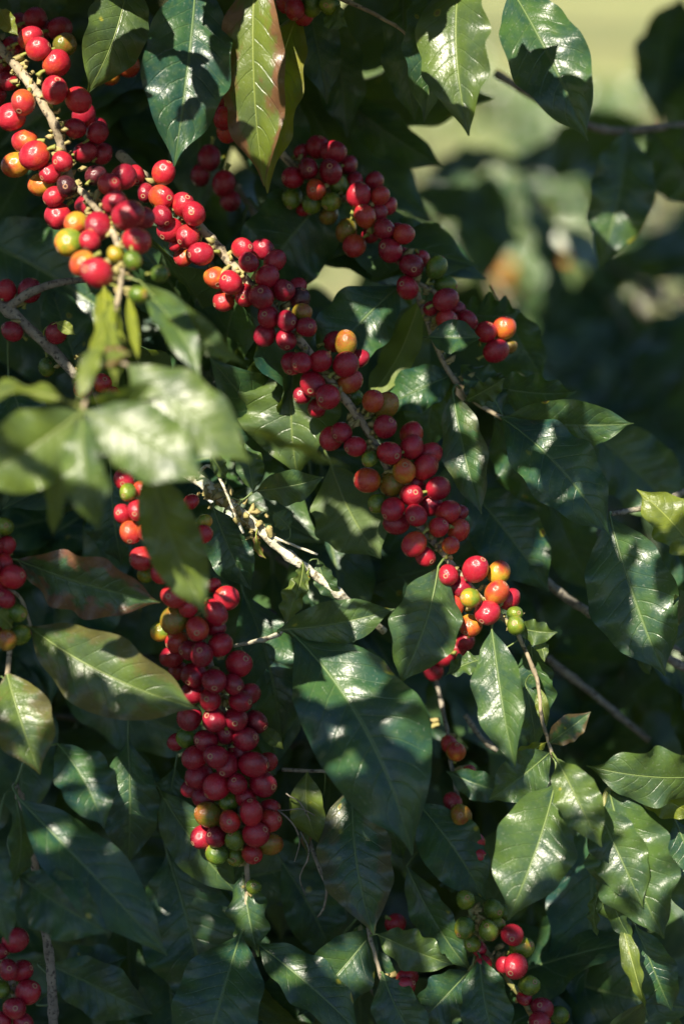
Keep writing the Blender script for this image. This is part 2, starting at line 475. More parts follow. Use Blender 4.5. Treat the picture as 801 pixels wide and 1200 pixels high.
def leaf(key, bx, by, tx, ty, W, d=0.0, dt=-2.0, roll=0.0, bow=None, sway=None, fold=None, twist=None, wave=1.0,
         tint=0.08, wear=0.12, burn=0.0, under=False, curl=0.0, seed=None, quilt=1.0, tie=0.05, glare=0.0):
    """one leaf: base pixel, tip pixel, true width in pixels, depth of base (cm), extra depth of tip, roll (degrees)"""
    b = BR[key]
    rng = np.random.RandomState(int(abs(bx * 7 + by * 13 + tx * 3 + ty)) if seed is None else seed)
    bow = rng.uniform(0.03, 0.14) if bow is None else bow
    curl = rng.uniform(0.0, 0.22) if curl == 0.0 else curl
    sway = rng.uniform(-0.035, 0.035) if sway is None else sway
    fold = rng.uniform(0.08, 0.28) if fold is None else fold
    twist = math.radians(rng.uniform(-18, 18)) if twist is None else math.radians(twist)
    p0, p1 = P(bx, by, d), P(tx, ty, d + dt)
    if glare:                       # tilt the blade towards the direction that mirrors the sun to the lens
        hv = norm(norm(-(p0 + p1) / 2) + SUN_C); q = P(tx, ty, d) - p0
        dh = 100 * float(np.dot(hv, q)) / hv[2]
        p1 = P(tx, ty, d + dt * (1 - glare) + glare * max(-7, min(7, dh)))
    e1 = p1 - p0; L = np.linalg.norm(e1); e1 /= L
    Wm = W * (FOCUS + d / 100) / FPX
    v = norm(-(p0 + p1) / 2)
    v = norm(v * (1 - glare) + norm(v + SUN_C) * glare)
    e3 = norm(v - np.dot(v, e1) * e1); e2 = np.cross(e3, e1)
    a = math.radians(roll)
    e2, e3 = e2 * math.cos(a) + e3 * math.sin(a), e3 * math.cos(a) - e2 * math.sin(a)
    if under: e2, e3 = -e2, -e3
    nt, ns = (40, 7) if W > 45 else (26, 5)
    V, UV, F, sp = leaf_grid(L, Wm, nt, ns, bow, sway, fold, twist, wave, quilt, rng, curl)
    R = np.stack([e1, e2, e3])            # rows: local axes in camera space
    wp = lambda X: to_w(X @ R + p0)
    base_w = to_w(p0)
    me = mesh_from('leaf', wp(V) - base_w, F, M['leaf'], UV)
    o = link('leaf', me, b['root'], base_w - b['org'])
    # midrib with the leaf stalk running back towards the stem
    dist = np.linalg.norm(b['all'] - p0, axis=1); k = dist.argmin()
    if dist[k] < tie: q = b['all'][k]
    else: q = p0 - e1 * 0.012 - e3 * 0.003
    rear = spline([q, (q + p0) / 2 - e1 * 0.25 * np.linalg.norm(p0 - q), p0], 8)[:-1]
    spc = sp @ R + p0 + e3 * 0.0001
    path = np.vstack([rear, spc[::2]])
    sc = 0.72 * math.sqrt(max(Wm, 0.01) / 0.05)
    rad = np.concatenate([np.full(len(rear), 0.00115 * sc), np.linspace(0.0010, 0.00022, len(spc[::2])) * sc])
    V2, F2 = tube(path, rad, 6)
    r = link('midrib', mesh_from('midrib', to_w(np.array(V2)) - base_w, F2, M['rib']), o)
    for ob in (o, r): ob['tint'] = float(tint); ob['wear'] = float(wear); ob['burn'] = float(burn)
    return o

RIPE = dict(r=0.64, R=0.70, d=0.80, v=1.0, o=0.47, p=0.40, y=0.25, g=0.06, b=0.30, m=0.57)
N_CH = 0
def cherries(key, text, dadd=0.0, R=34.0, path=0):
    """text: x y r colour[depth] entries, ';' separated, in photograph pixels"""
    global N_CH
    b = BR[key]
    items = []
    stem = b['paths'][path]
    spx = np.stack([stem[:, 0] / -stem[:, 2] * FPX + 400.5, 600.0 - stem[:, 1] / -stem[:, 2] * FPX], 1)
    for e in text.replace('\n', ' ').split(';'):
        f = e.split()
        if len(f) < 4: continue
        x, y, r = float(f[0]), float(f[1]), float(f[2]); c = f[3]
        ex = float(f[4]) if len(f) > 4 else 0.0
        dd = np.hypot(spx[:, 0] - x, spx[:, 1] - y); k = dd.argmin()
        base = (-stem[k, 2] - FOCUS) * 100
        mpp = -stem[k, 2] / FPX * 100          # cm per pixel
        off = -math.sqrt(max(R * R - min(dd[k], R) ** 2, 0)) * mpp * 0.75
        items.append([x, y, r, c, base + off + ex + dadd, k])
    # let the fruit settle against each other in depth, keeping their place in the picture
    for it in range(40):
        for i in range(len(items)):
            for j in range(i):
                A, B = items[i], items[j]
                d2 = math.hypot(A[0] - B[0], A[1] - B[1]); s = (A[2] + B[2]) * 0.97
                if d2 < s:
                    mpp = FOCUS / FPX * 100
                    need = math.sqrt(s * s - d2 * d2) * mpp
                    gap = A[4] - B[4]
                    if abs(gap) < need:
                        sg = 1 if gap >= 0 else -1
                        m = (need - abs(gap)) * 0.25 * sg
                        A[4] += m; B[4] -= m
    for x, y, r, c, dep, k in items:
        p = P(x, y, dep)
        rm = r * -p[2] / FPX * 1.03
        ax = norm(p - stem[k]) * 1.0 + NR.normal(0, 0.38, 3)
        ax = norm(ax)
        i = NR.randint(4)
        q = Vector(CM3 @ ax).to_track_quat('Z', 'Y')
        o = link('cherry', CH[i][0], b['root'], to_w(p) - b['org'])
        o.rotation_mode = 'QUATERNION'; o.rotation_quaternion = q @ Vector((0, 0, 1)).rotation_difference(Vector((0, 0, 1)))
        o.scale = (rm, rm, rm)
        o['ripeness'] = float(np.clip(RIPE[c] + NR.normal(0, 0.025), 0, 1))
        o['dull'] = dict(b=.85, m=.2, o=.12, g=.1).get(c, 0.0)
        link('calyx_ring', CH[i][1], o); link('stalk', CH[i][2], o)
        N_CH += 1
        for z in range(3):
            add_bract(b, stem[k] + norm(p - stem[k]) * 0.002 + NR.normal(0, 0.002, 3), (p - stem[k]) + NR.normal(0, 0.006, 3), NR.uniform(0.003, 0.008))

#=====SCENE=====
# ------------------------------------------------------------------ ground: level by the bushes, rising gently as a meadow beyond
def ground():
    V, F = [], []
    n = 60
    ys = np.concatenate([np.linspace(-12, 8, 14), np.linspace(9, 220, 46)])
    xs = np.linspace(-150, 150, n)
    for y in ys:
        for x in xs:
            h = 0.0 if y < 6 else (y - 6) * 0.035 + 0.35 * math.sin(x * 0.11 + y * 0.07) * min(1, (y - 6) / 20)
            V.append((x, y, h))
    for i in range(len(ys) - 1):
        for j in range(n - 1):
            a = i * n + j
            F.append((a, a + 1, a + n + 1, a + n))
    o = link('meadow_ground', mesh_from('meadow_ground', V, F, M['grass']))
    tag(o, 'pale dry grass meadow behind the coffee bushes', None, None, 'structure')
ground()

def leaf_mass(centers, dirs, normals, Ls, Ws, rng):
    """many leaves in one mesh, in world space"""
    VV, UU, FF = [], [], []; n0 = 0
    protos = [leaf_grid(1.0, 0.42, 8, 2, rng.uniform(0.02, .1), 0, rng.uniform(.05, .3), 0, 1.0, 0.6, rng) for _ in range(6)]
    for c, d, n, L, W in zip(centers, dirs, normals, Ls, Ws):
        V, U, F, _ = protos[rng.randint(6)]
        d = norm(d); n = norm(n - np.dot(n, d) * d); e2 = np.cross(n, d)
        X = (V - (0.5, 0, 0)) * (L, L * W / 0.42, L)
        VV.append(X @ np.stack([d, e2, n]) + c); UU.append(U)
        FF += [tuple(i + n0 for i in f) for f in F]; n0 += len(V)
    return np.vstack(VV), np.vstack(UU), FF

def tree(name, label, cat, base, height, crown_c, crown_r, n_leaf, leaf_len, seed, group=None, trunk_r=0.03, stems=5, part='crown', nmean=(0, -.35, 1.0), fruit=()):
    rng = np.random.RandomState(seed)
    root = bpy.data.objects.new(name, None); COL.objects.link(root); root.location = base
    tag(root, label, cat, group)
    base = np.array(base, float); cc = np.array(crown_c, float); cr = np.array(crown_r, float)
    V, F = tube(spline([base, base + (0.02, 0.03, height * .5), (cc[0], cc[1], max(cc[2], base[2] + height * .6))], 14), np.linspace(trunk_r, trunk_r * .4, 14), 9)
    link('trunk', mesh_from('trunk', np.array(V) - base, F, M['trunk']), root)
    tips = []
    for i in range(stems):
        u = norm(rng.normal(size=3)) * cr * 0.85 + cc
        st = base + (cc - base) * rng.uniform(.4, .9)
        V, F = tube(spline([st, (st + u) / 2 + rng.normal(0, .04, 3), u], 10), np.linspace(trunk_r * .4, trunk_r * .1, 10), 7)
        link('limb', mesh_from('limb', np.array(V) - base, F, M['trunk']), root); tips.append((st, u))
    C, Dr, Nn = [], [], []
    clump = [cc + norm(rng.normal(size=3)) * cr * rng.uniform(.3, 1) for _ in range(max(8, n_leaf // 40))]
    for i in range(n_leaf):
        q = clump[rng.randint(len(clump))] + rng.normal(0, 0.22, 3) * cr
        C.append(q); dd = norm((q - cc) / cr + rng.normal(0, .5, 3) + (0, 0, -.5)); Dr.append(dd)
        Nn.append(np.array(nmean) + rng.normal(0, .55 if nmean[2] > .9 else (.26 if nmean[2] < .435 else .13), 3))
    if nmean[2] < .9: Dr = [d - np.dot(d, norm(n)) * norm(n) for d, n in zip(Dr, Nn)]     # blades turned to the sun
    Ls = leaf_len * rng.uniform(.7, 1.25, n_leaf); Ws = rng.uniform(.36, .48, n_leaf)
    V, U, F = leaf_mass(C, Dr, Nn, Ls, Ws, rng)
    o = link(part, mesh_from(part, V - base, F, M['mass'], U), root)
    o['kind'] = 'stuff'
    for q, ripe in fruit:
        c = link('cherry', CH[rng.randint(4)][0], root, np.array(q) - base); c.scale = (.0068,) * 3
        c.rotation_euler = tuple(rng.uniform(-3, 3, 3)); c['ripeness'] = ripe
    return root

def gpt(px, py, D):
    return to_w(P(px, py, (D - FOCUS) * 100))

def shrub(px, py, D, rx, rz, n, seed, label, group='coffee shrubs behind the fruiting branches', ll=0.13, nmean=(0, -.35, 1.0), fruit=()):
    c = gpt(px, py, D)
    tree('coffee_shrub', label, 'shrub', (c[0] + .1, c[1] + .1, 0), c[2], c, (rx, rx * .7, rz), n, ll, seed, group, 0.022, 6, 'foliage', nmean, [(gpt(a, b, D - .15), r) for a, b, r in fruit])

shrub(-20, 240, 2.1, .22, .50, 500, 1, 'coffee shrub in deep shade behind the red clusters on the pale branch')
shrub(260, 830, 1.95, .30, .32, 600, 2, 'dark coffee shrub behind the long hanging cluster of crimson cherries')
shrub(700, 860, 2.2, .40, .42, 650, 3, 'dark coffee shrub behind the sunlit drooping leaves')
shrub(800, 600, 2.7, .30, .24, 420, 4, 'blurred blue-green coffee shrub beside the open meadow')
shrub(600, 640, 3.2, .42, .24, 420, 5, 'blurred coffee shrub below the bright meadow gap')
shrub(420, 215, 4.6, .18, .18, 30, 6, 'sparse blurred coffee shrub standing against the meadow')
shrub(625, 235, 4.2, .17, .11, 90, 7, 'small dark teal coffee shrub in front of the meadow')
shrub(830, 330, 4.4, .18, .22, 60, 8, 'blurred coffee shrub with a few red cherries at the meadow edge')
GL = (-.146, -.89, .43)
MB = 'coffee shrubs standing in the sun at the meadow edge'
shrub(526, 272, 3.5, .045, .035, 14, 10, 'small sunlit shrub with glinting leaves in front of the meadow', MB, .10, (-.146, -.89, .44))
shrub(744, 262, 3.5, .03, .035, 12, 11, 'small sunlit shrub beside the hanging blurred olive leaf', MB, .09, (-.146, -.89, .44))
fr = np.random.RandomState(4)
shrub(625, 285, 3.4, .25, .15, 170, 16, 'sparse shrub of small glinting leaves in front of the meadow', MB, .045, GL)
shrub(500, 270, 3.0, .08, .08, 40, 17, 'tuft of small glinting leaves behind the shaded cherry branch', MB, .05, GL)
shrub(612, 345, 3.3, .14, .09, 60, 12, 'low sunlit shrub with orange and red cherries at the meadow edge', MB, .10, GL,
      [(594 + fr.normal(0, 12), 318 + fr.normal(0, 6), .42) for _ in range(5)] + [(608 + fr.normal(0, 12), 334 + fr.normal(0, 6), .52) for _ in range(4)]
      + [(667 + fr.normal(0, 7), 303 + fr.normal(0, 6), .44) for _ in range(5)])
shrub(815, 120, 3.2, .10, .09, 40, 15, 'shrub with a knot of dark red cherries behind the bare grey twig', MB, .11, GL,
      [(792 + fr.normal(0, 10), 132 + fr.normal(0, 8), .84) for _ in range(5)])
shrub(470, 90, 8.0, .4, .18, 90, 13, 'distant pale shrub on the meadow behind the hanging leaves', MB, .14, GL)
shrub(700, 120, 10.0, .6, .18, 110, 14, 'distant yellowish shrub on the open meadow', MB, .14, GL)
RW = 'unseen coffee shrubs added to block sky light'  # out of view, added beside and behind the camera to darken the shade
for i, (x, y, r) in enumerate([(-1.35, 1.5, .55), (1.40, 1.45, .55), (-1.7, .2, .6), (1.75, .1, .6), (-.75, -1.5, .65), (.75, -1.6, .65)]):
    tree('coffee_shrub', 'unseen dense coffee shrub added around the fruiting branches to block sky light', 'shrub', (x, y, 0), 1.2, (x, y, .85), (r, r * .8, .85), 520, .15, 90 + i, RW, .025, 6, 'foliage')
shrub(330, 1150, 2.0, .5, .3, 600, 9, 'low dark coffee shrub under the hanging cluster')

for i, (x, y, h, r, lab) in enumerate([(-3.5, 21, 6, 3.0, 'round dark tree standing on the far meadow behind the shrubs'),
                                       (6.4, 24, 8, 3.4, 'tall spreading tree at the far edge of the meadow'),
                                       (1.2, 34, 9, 3.6, 'broad tree far up the meadow slope')]):
    z = (y - 6) * .035
    tree('meadow_tree', lab, 'tree', (x, y, z - .2), h * .7, (x, y, z + h * .62), (r, r, h * .36), 1500, .42, 70 + i, None, .22, 9)

# ------------------------------------------------------------------ unseen tree added to throw dappled shade, gaps kept over the sunlit places
# sunlit places seen in the photograph: x, y, radius (px), depth (cm)
LIT = """62 85 50 0;30 140 42 0;55 195 42 -2;85 265 45 -6;115 300 40 -7.7;130 370 40 -10.6;160 330 26 -8.9;150 450 45 -17.6;215 455 50 -17.6;180 500 42 -18.2;130 505 30 -18.2;250 510 30 -18.2;
60 520 22 -18.2;100 560 18 -18.2;330 530 34 -16.4;30 470 24 -17.6;205 225 36 0;225 265 30 0;200 280 24 0;264 332 26 0;284 293 14 0;262 352 14 0;232 45 20 0;240 90 14 0;
212 135 20 -1;200 168 16 -2;285 120 14 -2;312 165 12 -2;338 120 20 2;335 165 24 2;148 35 14 1;140 62 10 1;262 140 10 3;565 60 36 -2;550 115 30 -2;655 55 42 0;
685 105 22 -1;620 30 20 0;515 120 8 0;374 168 9 4;346 206 5 4;368 226 6 4;418 256 6 4;592 386 10 4;452 432 27 3;438 455 14 3;338 510 22 3;312 488 10 3;
368 512 9 3;330 462 7 3;292 545 24 0;258 548 14 0;258 578 22 0;300 612 20 0;345 655 24 0;372 680 14 0;283 640 12 1;335 560 14 1;262 606 10 1;165 620 36 -3;
190 665 26 -3;200 715 26 -3;230 735 14 -3;262 702 22 -3;240 622 14 -2;228 655 16 -13;190 742 14 -3;150 792 20 -4;190 805 22 -4;110 775 14 -4;80 748 8 -4;108 752 7 -4;
35 835 30 -4;20 800 14 -4;178 700 8 -2;400 718 26 -1;360 725 16 -1;395 788 40 -1;430 815 14 -2;412 855 26 1;437 838 10 1;345 695 20 0;500 685 24 -1;478 725 7 -1;
468 752 7 -1;562 690 34 -1;590 700 22 -1;555 730 26 -1;600 735 16 -1;604 785 28 -2;585 800 24 -2;592 850 26 -2;632 745 20 -1;548 785 16 -1;680 842 10 -1;620 960 34 -3;
630 1010 26 -3;605 1040 22 -3;640 892 16 -2;685 940 28 -3;735 1015 20 -3;750 960 30 -1;785 1000 34 -1;775 1055 22 -1;720 880 30 -1;770 885 34 -1;775 930 20 0;735 1100 12 -2;
750 1150 16 -2;715 1060 8 -2;710 496 22 2;735 497 10 2;775 600 28 3;770 765 14 2;758 700 7 2;735 655 6 2;650 640 9 6;463 985 9 2;246 1000 11 2;266 1032 12 2;
290 1072 11 2;515 1118 14 2;412 1142 16 3;345 1155 8 2;150 935 8 4;113 962 8 -4;490 455 7 4;506 870 9 -3;325 862 7 2;680 1000 14 8;758 690 12 1;768 735 14 1;
552 500 9 2;545 560 7 2;420 600 9 3;90 660 6 -3;300 300 7 6;440 380 7 4;95 900 9 -5;60 1000 8 -5;260 1130 7 1;
585 1140 8 1;540 1160 6 2;660 1100 8 8;400 960 8 2;520 950 7 3;560 915 6 4;310 760 8 4;200 580 10 -8"""
def project(p, A, B):
    return np.stack([p @ A, p @ B], -1)
AX = norm(np.array((1.0, 0, 0)) - SUN_C[0] * SUN_C); BX = np.cross(SUN_C, AX)
lit = []
for e in LIT.replace('\n', '').split(';'):
    x, y, r, d = map(float, e.split())
    if r > 0: lit.append((*project(P(x, y, d), AX, BX), (1.0 if r >= 36 else 0.9) * r * (FOCUS + d / 100) / FPX))
lit = np.array(lit)

def canopy():
    rng = np.random.RandomState(3)
    pts = []
    for D in (0.85, 1.0, 1.2, 1.4, 1.7, 2.1):
        gx, gy = np.meshgrid(np.linspace(-70, 870, 60), np.linspace(-30, 1250, 70))
        gx = gx.ravel(); gy = gy.ravel()
        pts.append(np.stack([(gx - 400.5) * D / FPX, -(gy - 600) * D / FPX, np.full(gx.shape, -D)], -1))
    q = project(np.vstack(pts), AX, BX)
    cell = 0.005
    lo = q.min(0); dim = ((q.max(0) - lo) / cell).astype(int) + 2
    need = np.zeros(dim, bool)
    ij = ((q - lo) / cell).astype(int)
    for dx in range(-3, 4):
        for dy in range(-3, 4):
            need[np.clip(ij[:, 0] + dx, 0, dim[0] - 1), np.clip(ij[:, 1] + dy, 0, dim[1] - 1)] = True
    gi, gj = np.indices(dim)
    cen = np.stack([gi * cell + lo[0], gj * cell + lo[1]], -1)
    for a, b, r in lit:
        need[(cen[..., 0] - a) ** 2 + (cen[..., 1] - b) ** 2 < r * r] = False
    k = 600 / FPX
    def place(a, b, m):
        p0 = a * AX + b * BX
        s = (m - k * p0[2] - p0[1]) / (SUN_C[1] + k * SUN_C[2])
        return p0 + s * SUN_C
    tt, sv = np.meshgrid(np.linspace(0, 1, 26), np.linspace(-1, 1, 11), indexing='ij')
    hw = half_width(tt)
    C, Dr, Nn, Ls, Ws = [], [], [], [], []
    total = need.sum(); fails = 0
    for it in range(9000):
        idx = np.argwhere(need) if it % 60 == 0 else idx
        if len(idx) == 0 or need.sum() < 0.005 * total: break
        i, j = idx[rng.randint(len(idx))]
        if not need[i, j]: continue
        a, b = cen[i, j]
        c = place(a, b, 0.05 + rng.exponential(0.03))
        if -c[2] < 0.22: need[i, j] = False; continue
        ok = False
        for L in (0.14, 0.11, 0.075, 0.05, 0.03, 0.02):
            for tr_ in range(5):
                nrm = norm(SUN_C + rng.normal(0, .22, 3)); an = rng.uniform(0, 6.28)
                d = norm(math.cos(an) * AX + math.sin(an) * BX); d = norm(d - np.dot(d, nrm) * nrm); e2 = np.cross(nrm, d)
                W = 0.44
                pp = c + (tt[..., None] - .5) * L * d + (sv * hw)[..., None] * (L * W / 2) * e2
                low = (pp[..., 1] + k * pp[..., 2]).min()          # keep the whole leaf above the line of sight
                if low < 0.03:
                    up = (0.03 - low) / (SUN_C[1] + k * SUN_C[2]) * SUN_C; pp = pp + up
                else: up = 0.0 * SUN_C
                f = project(pp.reshape(-1, 3), AX, BX)
                dd = (f[:, None, 0] - lit[None, :, 0]) ** 2 + (f[:, None, 1] - lit[None, :, 1]) ** 2
                if (dd > lit[None, :, 2] ** 2).all(): ok = True; break
            if ok: break
        if not ok:
            need[i, j] = False; fails += 1; continue
        C.append(to_w(c + up)); Dr.append(CM3 @ d); Nn.append(CM3 @ nrm); Ls.append(L); Ws.append(W)
        ij = ((f - lo) / cell).astype(int)
        okk = (ij >= 0).all(1) & (ij < dim).all(1); ij = ij[okk]
        need[ij[:, 0], ij[:, 1]] = False
    print('CANOPY leaves', len(C), 'failed', fails, 'left', need.sum() / total)
    base = np.array((-0.95, 0.35, 0.0))
    root = bpy.data.objects.new('added_shade_tree', None); COL.objects.link(root); root.location = base
    tag(root, 'unseen leafy tree added over the coffee branches, its gaps shaped to dapple their light', 'tree')
    C = np.array(C)
    top = np.array((-0.75, 0.55, CAM_H + 0.75))
    V, F = tube(spline([base, base + (0.05, .05, 1.1), top], 16), np.linspace(.055, .03, 16), 10)
    link('trunk', mesh_from('trunk', np.array(V) - base, F, M['trunk']), root)
    for i in range(7):
        e = C[rng.randint(len(C))] + (0, 0, .10)
        V, F = tube(spline([top - (0, 0, .1 * i), (top + e) / 2 + (0, 0, .10), e], 12), np.linspace(.012, .003, 12), 7)
        link('limb', mesh_from('limb', np.array(V) - base, F, M['trunk']), root)
    V, U, F = leaf_mass(C, Dr, Nn, Ls, Ws, rng)
    o = link('crown', mesh_from('crown', V - base, F, M['mass'], U), root)
    o['kind'] = 'stuff'
canopy()

# ------------------------------------------------------------------ the fruiting and leafy coffee branches
G = 'coffee branches bearing cherries'
H = 'leafy coffee branches'

# near branch: comes forward out of the upper left and ends in a whorl of out-of-focus leaves
branch('near', 'pale branch packed with sunlit red cherries, ending in bright blurred leaves', group=G,
       stems=[([(-40, 10, 3), (28, 88, 0), (60, 140, -1), (69, 168, -.6), (80, 205, 0), (106, 240, -4), (136, 290, -8), (137, 345, -11), (116, 420, -15), (96, 482, -18)], 3.5, 1.2),
              ([(116, 420, -15), (150, 428, -17)], 1.2, 1.0)])
cherries('near', """36 44 14 r;45 57 13 r -.6;66 74 16 r;64 105 15 r;92 117 15 r;27 120 14 m;13 137 16 r;29 165 14 r;40 182 16 r;
18 193 14 o 1;73 189 12 r;58 203 12 r;48 216 13 o;78 218 12 v;63 230 12 r;68 253 15 r;89 262 13 o;81 284 16 y;115 265 16 d;105 282 12 r;
128 216 13 r;134 237 14 d 1;145 207 14 d 1;114 155 13 d 1;100 178 13 d 1.5;120 180 12 d 1.5;88 150 12 d 1.5;150 252 18 d;160 282 16 r;97 309 15 o;113 319 18 r;
168 255 12 d 2;155 305 11 g;187 321 10 g;162 345 11 g;135 298 10 y;100 240 12 d 2;112 205 12 v 2""", R=36)
cherries('near', """41 22 13 d;22 28 13 d;70 33 13 d;76 52 13 b;14 58 15 d;4 76 13 d;10 94 12 d;52 34 12 d 1;98 134 14 d 1;112 150 13 d 1;-6 112 13 d""", dadd=2.2, R=30)
kw = dict(fold=.16)
leaf('near', 98, 482, 240, 562, 86, -18.2, -3, 0, bow=.03, tint=.22, seed=5, wear=.05, glare=1.0, quilt=.4, wave=.6, fold=.06)
leaf('near', 150, 428, 290, 538, 84, -17, -2, 0, bow=.04, tint=.26, seed=6, glare=1.0, quilt=.6, wave=.7, fold=.08)
leaf('near', 96, 482, -35, 565, 92, -18.2, 0, -15, glare=.4, tint=.30, seed=7, bow=.1)
leaf('near', 96, 488, 112, 622, 58, -18.2, -1, 25, tint=.22, seed=8)
leaf('near', 90, 475, -60, 480, 60, -18.2, 1, 74, tint=.45, seed=9, bow=.12)
leaf('near', 284, 500, 408, 556, 42, -15.9, 2, 72, tint=.22, seed=10, bow=-.06, tie=.0)
leaf('near', 172, 540, 242, 725, 70, -14.1, 2, 10, tint=.34, seed=11, bow=-.05, wear=0, tie=.0)
leaf('near', 165, 330, 282, 425, 42, -10.1, -4, 20, tint=.25, seed=12)
leaf('near', 170, 345, 235, 445, 40, -10.6, -4, -20, tint=.16, seed=13)
leaf('near', 122, 335, 120, 415, 24, -10.6, -3, 10, tint=.85, seed=14, wear=0)
leaf('near', 132, 350, 112, 418, 20, -11.2, -3, -30, tint=.8, seed=15, wear=0)
leaf('near', 150, 345, 162, 425, 13, -10.6, -4, 0, tint=.8, seed=16, wear=0)
leaf('near', 140, 350, 146, 400, 12, -10.6, -4, 40, tint=.7, seed=17, wear=0)
leaf('near', 95, 480, 60, 630, 34, -17, 3, 35, tint=.35, seed=18)
leaf('near', 110, 425, 150, 412, 26, -15.3, -2, -35, tint=.5, burn=.8, seed=19)
leaf('near', 100, 470, 180, 450, 34, -17, -2, 50, tint=.3, seed=20)
leaf('near', 132, 352, 104, 446, 24, -13, -3, 15, tint=.7, seed=21, wear=0)
leaf('near', 126, 372, 136, 450, 20, -14, -3, -25, tint=.6, seed=22, wear=0)
leaf('near', 118, 400, 90, 470, 26, -16, -2, 30, tint=.5, seed=23, wear=0)
finish_bracts('near')

# main branch in focus, running diagonally
branch('main', 'long diagonal branch of crimson cherries ending in an orange and green cluster', group=G,
       stems=[([(140, 180, 3), (190, 228, 1), (246, 277, 0), (275, 312, 0), (350, 395, 0), (408, 470, 0), (440, 520, 0), (475, 592, 0), (520, 652, 0), (562, 700, -.5), (604, 738, 0)], 3.6, 1.6),
              ([(604, 738, 0), (628, 790, 0), (636, 840, -.5), (648, 888, -1.5)], 1.4, 1.1)])
cherries('main', """159 205 11 r;192 202 13 r;171 226 11 d;189 231 14 r;214 239 13 r;227 250 14 r;190 253 12 d;199 269 14 r;220 277 13 r;205 287 7 r;215 301 11 m 1;235 297 14 R;
284 291 12 r;252 325 13 o;270 331 14 r;262 353 12 m;287 346 13 r;291 307 12 d -.5;308 292 12 d;322 305 12 d;313 324 13 d;332 340 13 d;306 348 14 d;348 336 11 d;351 350 12 v;354 366 11 b;359 383 12 d;
314 371 13 d;336 376 12 d;310 393 13 d;335 398 12 d;342 426 13 R;353 425 12 R;375 423 13 R;393 400 13 d 1;405 402 13 b;405 427 15 R;421 420 11 d 1;410 447 13 m 1;366 450 15 R;384 465 14 r;354 463 10 d;371 478 11 d 1;
415 466 10 g 2;437 470 12 m;452 475 14 b;451 500 13 d;400 507 12 d;388 514 13 R;416 523 12 R;433 538 9 g;456 531 14 r;482 508 14 r 1;482 524 14 r;503 532 13 R 1;498 547 14 r;473 552 14 o;459 567 14 b 1;430 563 14 m;
442 590 11 g;460 597 13 r;482 580 13 r;513 572 14 R;487 604 13 R;505 592 12 d 1;464 613 13 d 1;525 600 14 R;538 601 10 d 1;514 618 11 r;537 621 13 r;528 639 10 m;485 638 13 r;498 652 12 R;
525 674 12 r;557 667 14 r;584 671 13 p;582 694 14 o;551 701 11 y -.6;540 688 12 d 1;529 711 13 m;571 718 14 r;597 702 12 R 1;515 697 9 g 1;551 733 13 p;539 727 10 g 1;604 733 11 g;603 719 9 g;488 566 11 d 1.4""", R=32)
cherries('main', '243 346 6 v;284 385 9 d;265 372 8 v;535 760 13 d;518 768 13 d;508 786 11 d;545 752 11 d;520 700 9 g', dadd=7, R=20)
leaf('main', 513, 664, 470, 800, 84, -1, -1.5, -18, tint=.12, seed=30, wear=.1)
leaf('main', 576, 738, 598, 898, 60, -1.5, -2.5, 14, tint=.10, seed=31, wear=.18, glare=0.6, fold=.3)
leaf('main', 607, 735, 652, 742, 30, -.5, -1, 20, tint=.2, seed=32, wave=1.5)
leaf('main', 625, 745, 638, 775, 18, 0, -1, -30, tint=.3, seed=132, wave=1.5)
leaf('main', 568, 772, 522, 790, 30, -.5, -.5, 35, tint=.15, seed=33, wave=1.5)
leaf('main', 622, 752, 640, 842, 48, 1.5, .5, 25, tint=.06, seed=34)
leaf('main', 615, 800, 628, 880, 34, 1, 0, -25, tint=.1, seed=35)
leaf('main', 642, 872, 692, 836, 32, -1, -.8, 15, tint=.06, burn=.5, seed=36)
leaf('main', 644, 882, 574, 938, 58, -1, -1, -15, tint=.12, seed=37)
leaf('main', 650, 918, 596, 1074, 94, -2, -3, -6, tint=.14, wear=.14, seed=38, fold=.12, sway=.02)
leaf('main', 652, 890, 702, 992, 54, -3, -2, 10, tint=.22, wear=.1, seed=39, glare=0.5)
leaf('main', 696, 940, 753, 1064, 66, -1.5, -2, 12, tint=.14, seed=40)
leaf('main', 640, 870, 596, 900, 24, -.5, -1, 40, tint=.75, seed=41)
leaf('main', 640, 850, 632, 805, 16, 0, 0, 0, tint=.5, seed=42)
finish_bracts('main')

# branch behind, running across to the two-tone orange cherry
branch('rear', 'branch behind with shaded cherries and one glowing orange cherry, ending in teal leaves', group=G,
       stems=[([(290, 130, 6), (345, 195, 5), (395, 225, 4.5), (440, 262, 4), (478, 325, 4), (500, 372, 4), (522, 430, 4), (552, 468, 3.5), (588, 490, 3)], 2.8, 1.5),
              ([(478, 325, 4), (520, 350, 4), (575, 392, 4)], 1.5, 1.1)])
cherries('rear', """372 172 13 r;391 178 13 d;408 193 11 d 1;361 197 12 d;387 201 14 d;343 208 12 R;370 222 12 o;353 177 8 d 1;397 217 11 g 1;415 213 11 d 1;420 228 14 R;438 212 11 d 1;445 229 11 m;427 253 13 m;443 249 10 d 1;
455 241 10 R 1;342 231 12 g;366 238 11 g;388 236 11 g;355 245 8 R 1;385 252 11 b 1;405 270 12 b;450 268 12 d;467 272 11 d;415 288 13 m;457 293 14 d;473 274 12 m;482 311 14 d;477 337 13 R;494 303 9 d 1;511 313 12 g -.8;522 334 11 g;
522 351 13 d -1.2;523 374 12 m -.8;547 375 11 d -.4;505 361 9 d;535 362 10 d;569 389 12 r;591 384 13 o;581 411 13 R;596 406 9 b 1;434 275 10 d 2;470 300 10 d 1.5""", R=30)
leaf('rear', 392, 212, 282, 345, 112, 7, 0, -20, tint=.04, seed=50)
leaf('rear', 468, 335, 372, 442, 84, 4.5, -1, 15, tint=.02, seed=51)
